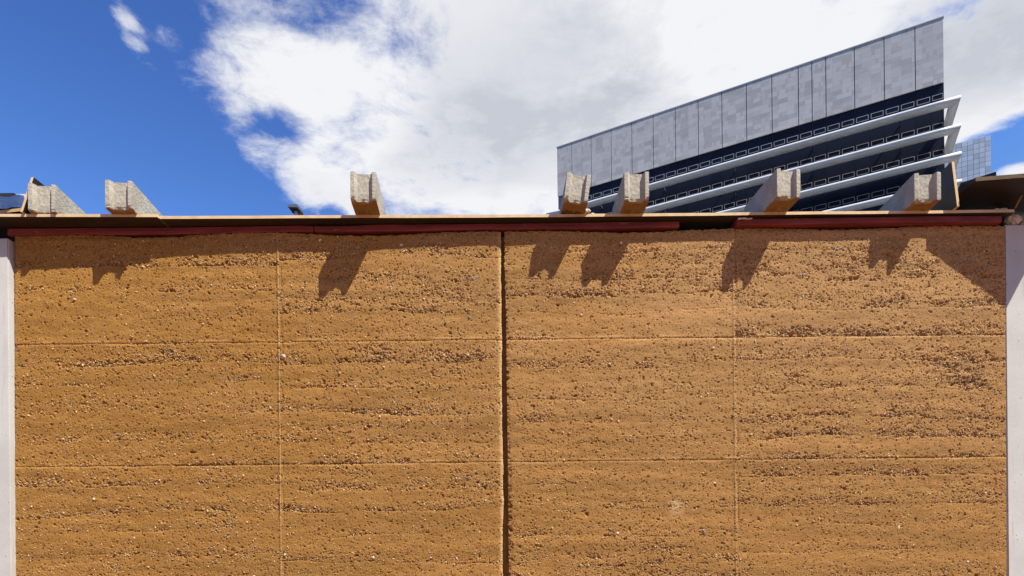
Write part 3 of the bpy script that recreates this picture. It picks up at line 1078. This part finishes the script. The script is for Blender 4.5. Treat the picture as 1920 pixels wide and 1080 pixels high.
# ------------------------------------------------------------------ blue roof sheet and its timber, left
root = tag(empty('blue_roof_sheet', (-2.75, -0.05, ZTOP)), 'dark blue ridged roof sheet sloping up behind the leaning plywood offcut', 'roof sheet')
bm = bmesh.new()
A, B = at(45, 391, 3.06), at(45, 367, 3.62)
n = 34
rows = []
for s in range(2):
    base = A if s == 0 else B
    rows.append([])
    for i in range(n):
        x = base.x - i * 0.03
        zr = base.z + 0.008 * ((i % 4) in (1, 2)) + (0.0 if s == 0 else 0.0)
        rows[-1].append(bm.verts.new((x, base.y, zr)))
for i in range(n - 1):
    bm.faces.new((rows[0][i], rows[0][i + 1], rows[1][i + 1], rows[1][i]))
bmesh.ops.solidify(bm, geom=list(bm.faces), thickness=0.003)
s = link_mesh('ridged_panel', bm_mesh('ridged_panel', bm), MATS['blue_sheet_paint'], root)
s.matrix_parent_inverse = Matrix.Translation(root.location).inverted()
bm = bmesh.new()
add_box(bm, (B.x - 1.0, B.y + 0.002, B.z - 0.012), (B.x + 0.004, B.y + 0.02, B.z + 0.012))
s = link_mesh('top_flashing', bm_mesh('top_flashing', bm), MATS['white_metal'], root)
s.matrix_parent_inverse = Matrix.Translation(root.location).inverted()
bm = bmesh.new()
add_box(bm, (B.x - 0.9, B.y - 0.05, ZTOP), (B.x - 0.02, B.y + 0.001, B.z - 0.012))
s = link_mesh('rear_upstand', bm_mesh('rear_upstand', bm), MATS['film_face'], root)
s.matrix_parent_inverse = Matrix.Translation(root.location).inverted()

bm = bmesh.new()
c0, c1 = at(-60, 404, 3.09), at(39.5, 390, 3.055)
zt = c1.z
prism(bm, [(c0.x - 0.35, c0.y + 0.06), (c1.x, c1.y), (c1.x + 0.02, c1.y + 0.30), (c0.x - 0.35, c1.y + 0.36)], zt - 0.016, zt, 0, 1, 1)
o = link_mesh('timber_sheet', bm_mesh('timber_sheet', bm), [MATS['raw_wood'], MATS['film_face']])
tag(o, 'golden timber sheet edge below the blue roof sheet', 'timber')
bm = bmesh.new()
add_box(bm, (-2.72, 0.04, ZTOP + 0.0025), (-2.67, 0.09, zt - 0.0165))
tag(link_mesh('packer_post', bm_mesh('packer_post', bm), MATS['film_face']), 'small dark packer holding the golden timber sheet off the plywood', 'post')

# ------------------------------------------------------------------ flood lamp on a mast beyond the wall
D = 12.0
h = at(553, 394, D)
root = tag(empty('flood_lamp', (h.x, h.y, 0)), 'little dark flood lamp on a pale mast peeking over the plywood', 'lamp')
bm = bmesh.new()
bmesh.ops.create_cone(bm, cap_ends=True, segments=16, radius1=0.06, radius2=0.035, depth=h.z, matrix=Matrix.Translation((0.02, 0, h.z / 2)))
link_mesh('mast', bm_mesh('mast', bm, True), MATS['white_metal'], root)
bm = bmesh.new()
prism(bm, [(-0.10, -0.13), (0.10, -0.13), (0.13, 0.16), (-0.07, 0.16)], h.z - 0.02, h.z + 0.055)
bmesh.ops.bevel(bm, geom=list(bm.edges), offset=0.012, segments=2, affect='EDGES')
hd = link_mesh('lamp_head', bm_mesh('lamp_head', bm), MATS['lamp_metal'], root)
bm = bmesh.new()
add_box(bm, (-0.07, -0.1, h.z - 0.03), (0.08, 0.06, h.z - 0.0205))
link_mesh('lens', bm_mesh('lens', bm), MATS['window_pane'], hd)

# ------------------------------------------------------------------ office building
DR = 72.0
RT = at(1769, 30, DR)
ed = Vector((-1190.0 - 960.0, FPX, 0)).normalized()     # along the facade, to the far end
nd = Vector((-ed.y, ed.x, 0))                            # out of the facade, to the street
if nd.y > 0:
    nd = -nd
ZPT = RT.z
ZPB = at(1769, 153, DR).z
LEN = 51.3
ang = math.atan2(ed.y, ed.x)
OFF = tag(empty('office_building', (RT.x, RT.y, 0), (0, 0, ang)),
          'grey office tower with stone parapet, dark glazing and white sloping sunshade fins', 'building')
# local axes: +x along the facade to its far end, y: which side is the street?
side = 1.0 if Matrix.Rotation(ang, 3, 'Z') @ Vector((0, 1, 0)) @ nd > 0 else -1.0


def Y(v):
    return side * v     # metres out of the facade


link_mesh('body', box_mesh('body', (0.02, min(Y(-0.35), Y(-18)), 0), (LEN - 0.02, max(Y(-0.35), Y(-18)), ZPT - 0.5)), MATS['tower_body'], OFF)
link_mesh('joint_backing', box_mesh('joint_backing', (0.05, min(Y(-0.3), Y(-0.12)), ZPB + 0.05), (LEN - 0.05, max(Y(-0.3), Y(-0.12)), ZPT - 0.06)), MATS['joint_dark'], OFF)
BAY = 3.27
joints = [0.0, 2.92, 6.20, 9.48, 12.76, 14.40, 16.04]
while joints[-1] + BAY < LEN - 1.5:
    joints.append(joints[-1] + BAY)
joints.append(LEN)
for a, b in zip(joints[:-1], joints[1:]):
    g_ = 0.045
    y0, y1 = sorted((Y(0.0), Y(-0.15)))
    me = box_mesh('stone_panel', (a + g_, y0, ZPB), (b - g_, y1, ZPT - 0.12))
    link_mesh('stone_panel', me, MATS['stone_cladding'], OFF)
y0, y1 = sorted((Y(0.06), Y(-0.5)))
link_mesh('coping', box_mesh('coping', (-0.05, y0, ZPT - 0.12), (LEN + 0.05, y1, ZPT)), MATS['stone_cladding'], OFF)
y0, y1 = sorted((Y(-0.5), Y(-18)))
link_mesh('end_parapet', box_mesh('end_parapet', (0.0, y0, ZPB), (0.3, y1, ZPT - 0.003)), MATS['stone_cladding'], OFF)

# glazing bays, windows and fins, floor by floor
FIN_Z = [1.6 + z for z in (51.75, 48.42, 45.12, 41.85, 38.55)]
HB = BAY / 2
win_x = [2.92 - HB * 1.0 + HB * k - HB for k in range(0, 34)]
win_x = [x for x in win_x if x > -0.5 and x + HB < LEN + 0.4]
y0, y1 = sorted((0.0, side * 0.05))
wb, wt = 1.64, 2.30          # window band above each fin
fr = 0.06


def frame_mesh(wd, z0, z1):
    bm = bmesh.new()
    a, b = 0.13, wd - 0.13
    add_box(bm, (a, y0, z0), (b, y1, z0 + fr))
    add_box(bm, (a, y0, z1 - fr), (b, y1, z1))
    add_box(bm, (a, y0, z0 + fr), (a + fr, y1, z1 - fr))
    add_box(bm, (b - fr, y0, z0 + fr), (b, y1, z1 - fr))
    return bm_mesh('window', bm)


FRM = frame_mesh(HB, 0, wt - wb)
ya, yb = sorted((side * 0.006, side * 0.022))
PANE = box_mesh('pane', (0.13 + fr + 0.01, ya, fr + 0.01), (HB - 0.13 - fr - 0.01, yb, wt - wb - fr - 0.01))
FRM.materials.append(MATS['window_frame'])
PANE.materials.append(MATS['window_pane'])
yg0, yg1 = sorted((Y(-0.34), Y(-0.20)))
for fi, fz in enumerate(FIN_Z):
    ztop = ZPB - 0.004 if fi == 0 else FIN_Z[fi - 1] + 0.35
    zbot = fz + 0.352
    for k, x in enumerate([-9] + win_x):
        if k == 0:
            continue
        xa = max(0.0, x)
        me = None
        gl = bpy.data.meshes.get('glazing_%d' % fi) if (x > 0) else None
        if gl is None:
            w_ = HB - 0.012 if x > 0 else x + HB - 0.012
            gl = box_mesh('glazing_%d' % fi if x > 0 else 'glazing_end', (0.006, yg0, zbot), (w_, yg1, ztop))
            gl.materials.append(MATS['dark_glass'])
        if x + HB > LEN:
            continue
        link_mesh('glazing', gl, MATS['dark_glass'], OFF, loc=(xa, 0, 0))
        if fi < 4 and x + HB < LEN:
            wz = (fz + wb) if fi else (fz + wb + 0.25)
            f_ = link_mesh('window', FRM, MATS['window_frame'], OFF, loc=(xa, Y(-0.20), wz))
            if x < 0:
                f_.scale.x = (x + HB) / HB
            link_mesh('pane', PANE, MATS['window_pane'], f_)


def fin_mesh(name, p0, p1, inward, m0, m1, wide, zt):
    """aerofoil sunshade from p0 to p1 (local 2D), its body running 'wide' metres inward; m0, m1 mitre shifts"""
    r = 0.30 / wide
    prof = [(r + r * math.cos(math.radians(a)), 0.30 * math.sin(math.radians(a))) for a in range(100, 266, 15)]
    prof += [(0.45, -0.29), (0.62, -0.24), (0.8, -0.14), (1.0, 0.02), (1.0, 0.20), (0.5, 0.28)]
    d = (p1 - p0).normalized()
    bm = bmesh.new()
    rings = []
    n = 24
    for s in range(n + 1):
        t = s / n
        ring = []
        for w, z in prof:
            sh = (m0 * (1 - t) + m1 * t) * w * wide
            q = p0.lerp(p1, t) + inward * (w * wide) + d * sh
            ring.append(bm.verts.new((q.x, q.y, zt + z - 0.1)))
        rings.append(ring)
    m_ = len(prof)
    for a, b in zip(rings[:-1], rings[1:]):
        for k in range(m_):
            bm.faces.new((a[k], b[k], b[(k + 1) % m_], a[(k + 1) % m_]))
    bm.faces.new(rings[0]); bm.faces.new(rings[-1][::-1])
    me = bm_mesh(name, bm, True)
    return me


def local(p):
    q = Matrix.Rotation(-ang, 3, 'Z') @ (Vector((p.x, p.y, 0)) - Vector((RT.x, RT.y, 0)))
    return Vector((q.x, q.y))


OUT = 2.5
for fi, fz in enumerate(FIN_Z):
    tip = Vector((-1.20, Y(OUT)))
    far = Vector((LEN + 1.0, Y(OUT)))
    inw = Vector((0, -side))
    o = link_mesh('sunshade_fin', fin_mesh('sunshade_fin', tip, far, inw, 0.42, 0, 1.6, fz), MATS['white_metal'], OFF)
    # the return round the corner
    back = tip + Vector((-0.55, Y(-5.6)))
    back = Vector((tip.x + 0.62, tip.y - side * 5.6)) if False else Vector((tip.x - 0.1, tip.y - side * 5.6))
    link_mesh('sunshade_return', fin_mesh('sunshade_return', tip, back, Vector((1, 0)), 1.3, 0.0, 1.0, fz - 0.003), MATS['white_metal'], o)
    for x in (4.56, 14.4, 24.2, 34.0, 43.8):
        ya, yb = sorted((Y(-0.2), Y(OUT - 1.5)))
        link_mesh('fin_bracket', box_mesh('fin_bracket', (x - 0.06, ya, fz - 0.1), (x + 0.06, yb, fz + 0.07)), MATS['joint_dark'], o)

# ------------------------------------------------------------------ glass tower further off
DT = 150.0
g0 = at(1858, 253, DT)
ed2 = Vector((-1330.0 - 960.0, FPX, 0)).normalized()
ang2 = math.atan2(ed2.y, ed2.x)
TW = tag(empty('glass_tower', (g0.x, g0.y, 0), (0, 0, ang2)), 'pale blue gridded glass tower behind the office building', 'building')
nd2 = Vector((-ed2.y, ed2.x, 0))
side2 = 1.0 if (Matrix.Rotation(ang2, 3, 'Z') @ Vector((0, 1, 0))).y < 0 else -1.0
ya, yb = sorted((side2 * -0.4, side2 * -22))
link_mesh('body', box_mesh('body', (0.02, ya, 0), (39.9, yb, g0.z - 0.3)), MATS['tower_glass'], TW)
PW, PH = 1.22, 1.30
ya, yb = sorted((side2 * -0.12, side2 * -0.05))
PN = box_mesh('tower_pane', (0.035, ya, 0.035), (PW - 0.035, yb, PH - 0.035))
PN.materials.append(MATS['tower_glass'])
yc, yd = sorted((side2 * -0.36, side2 * -0.15))
link_mesh('curtain_frame', box_mesh('curtain_frame', (0.01, yc, 0.0), (39.95, yd, g0.z - 0.01)), MATS['mullion'], TW)
for i in range(16):
    for j in range(15):
        link_mesh('pane', PN, MATS['tower_glass'], TW, loc=(i * PW, 0, g0.z - (j + 1) * PH))
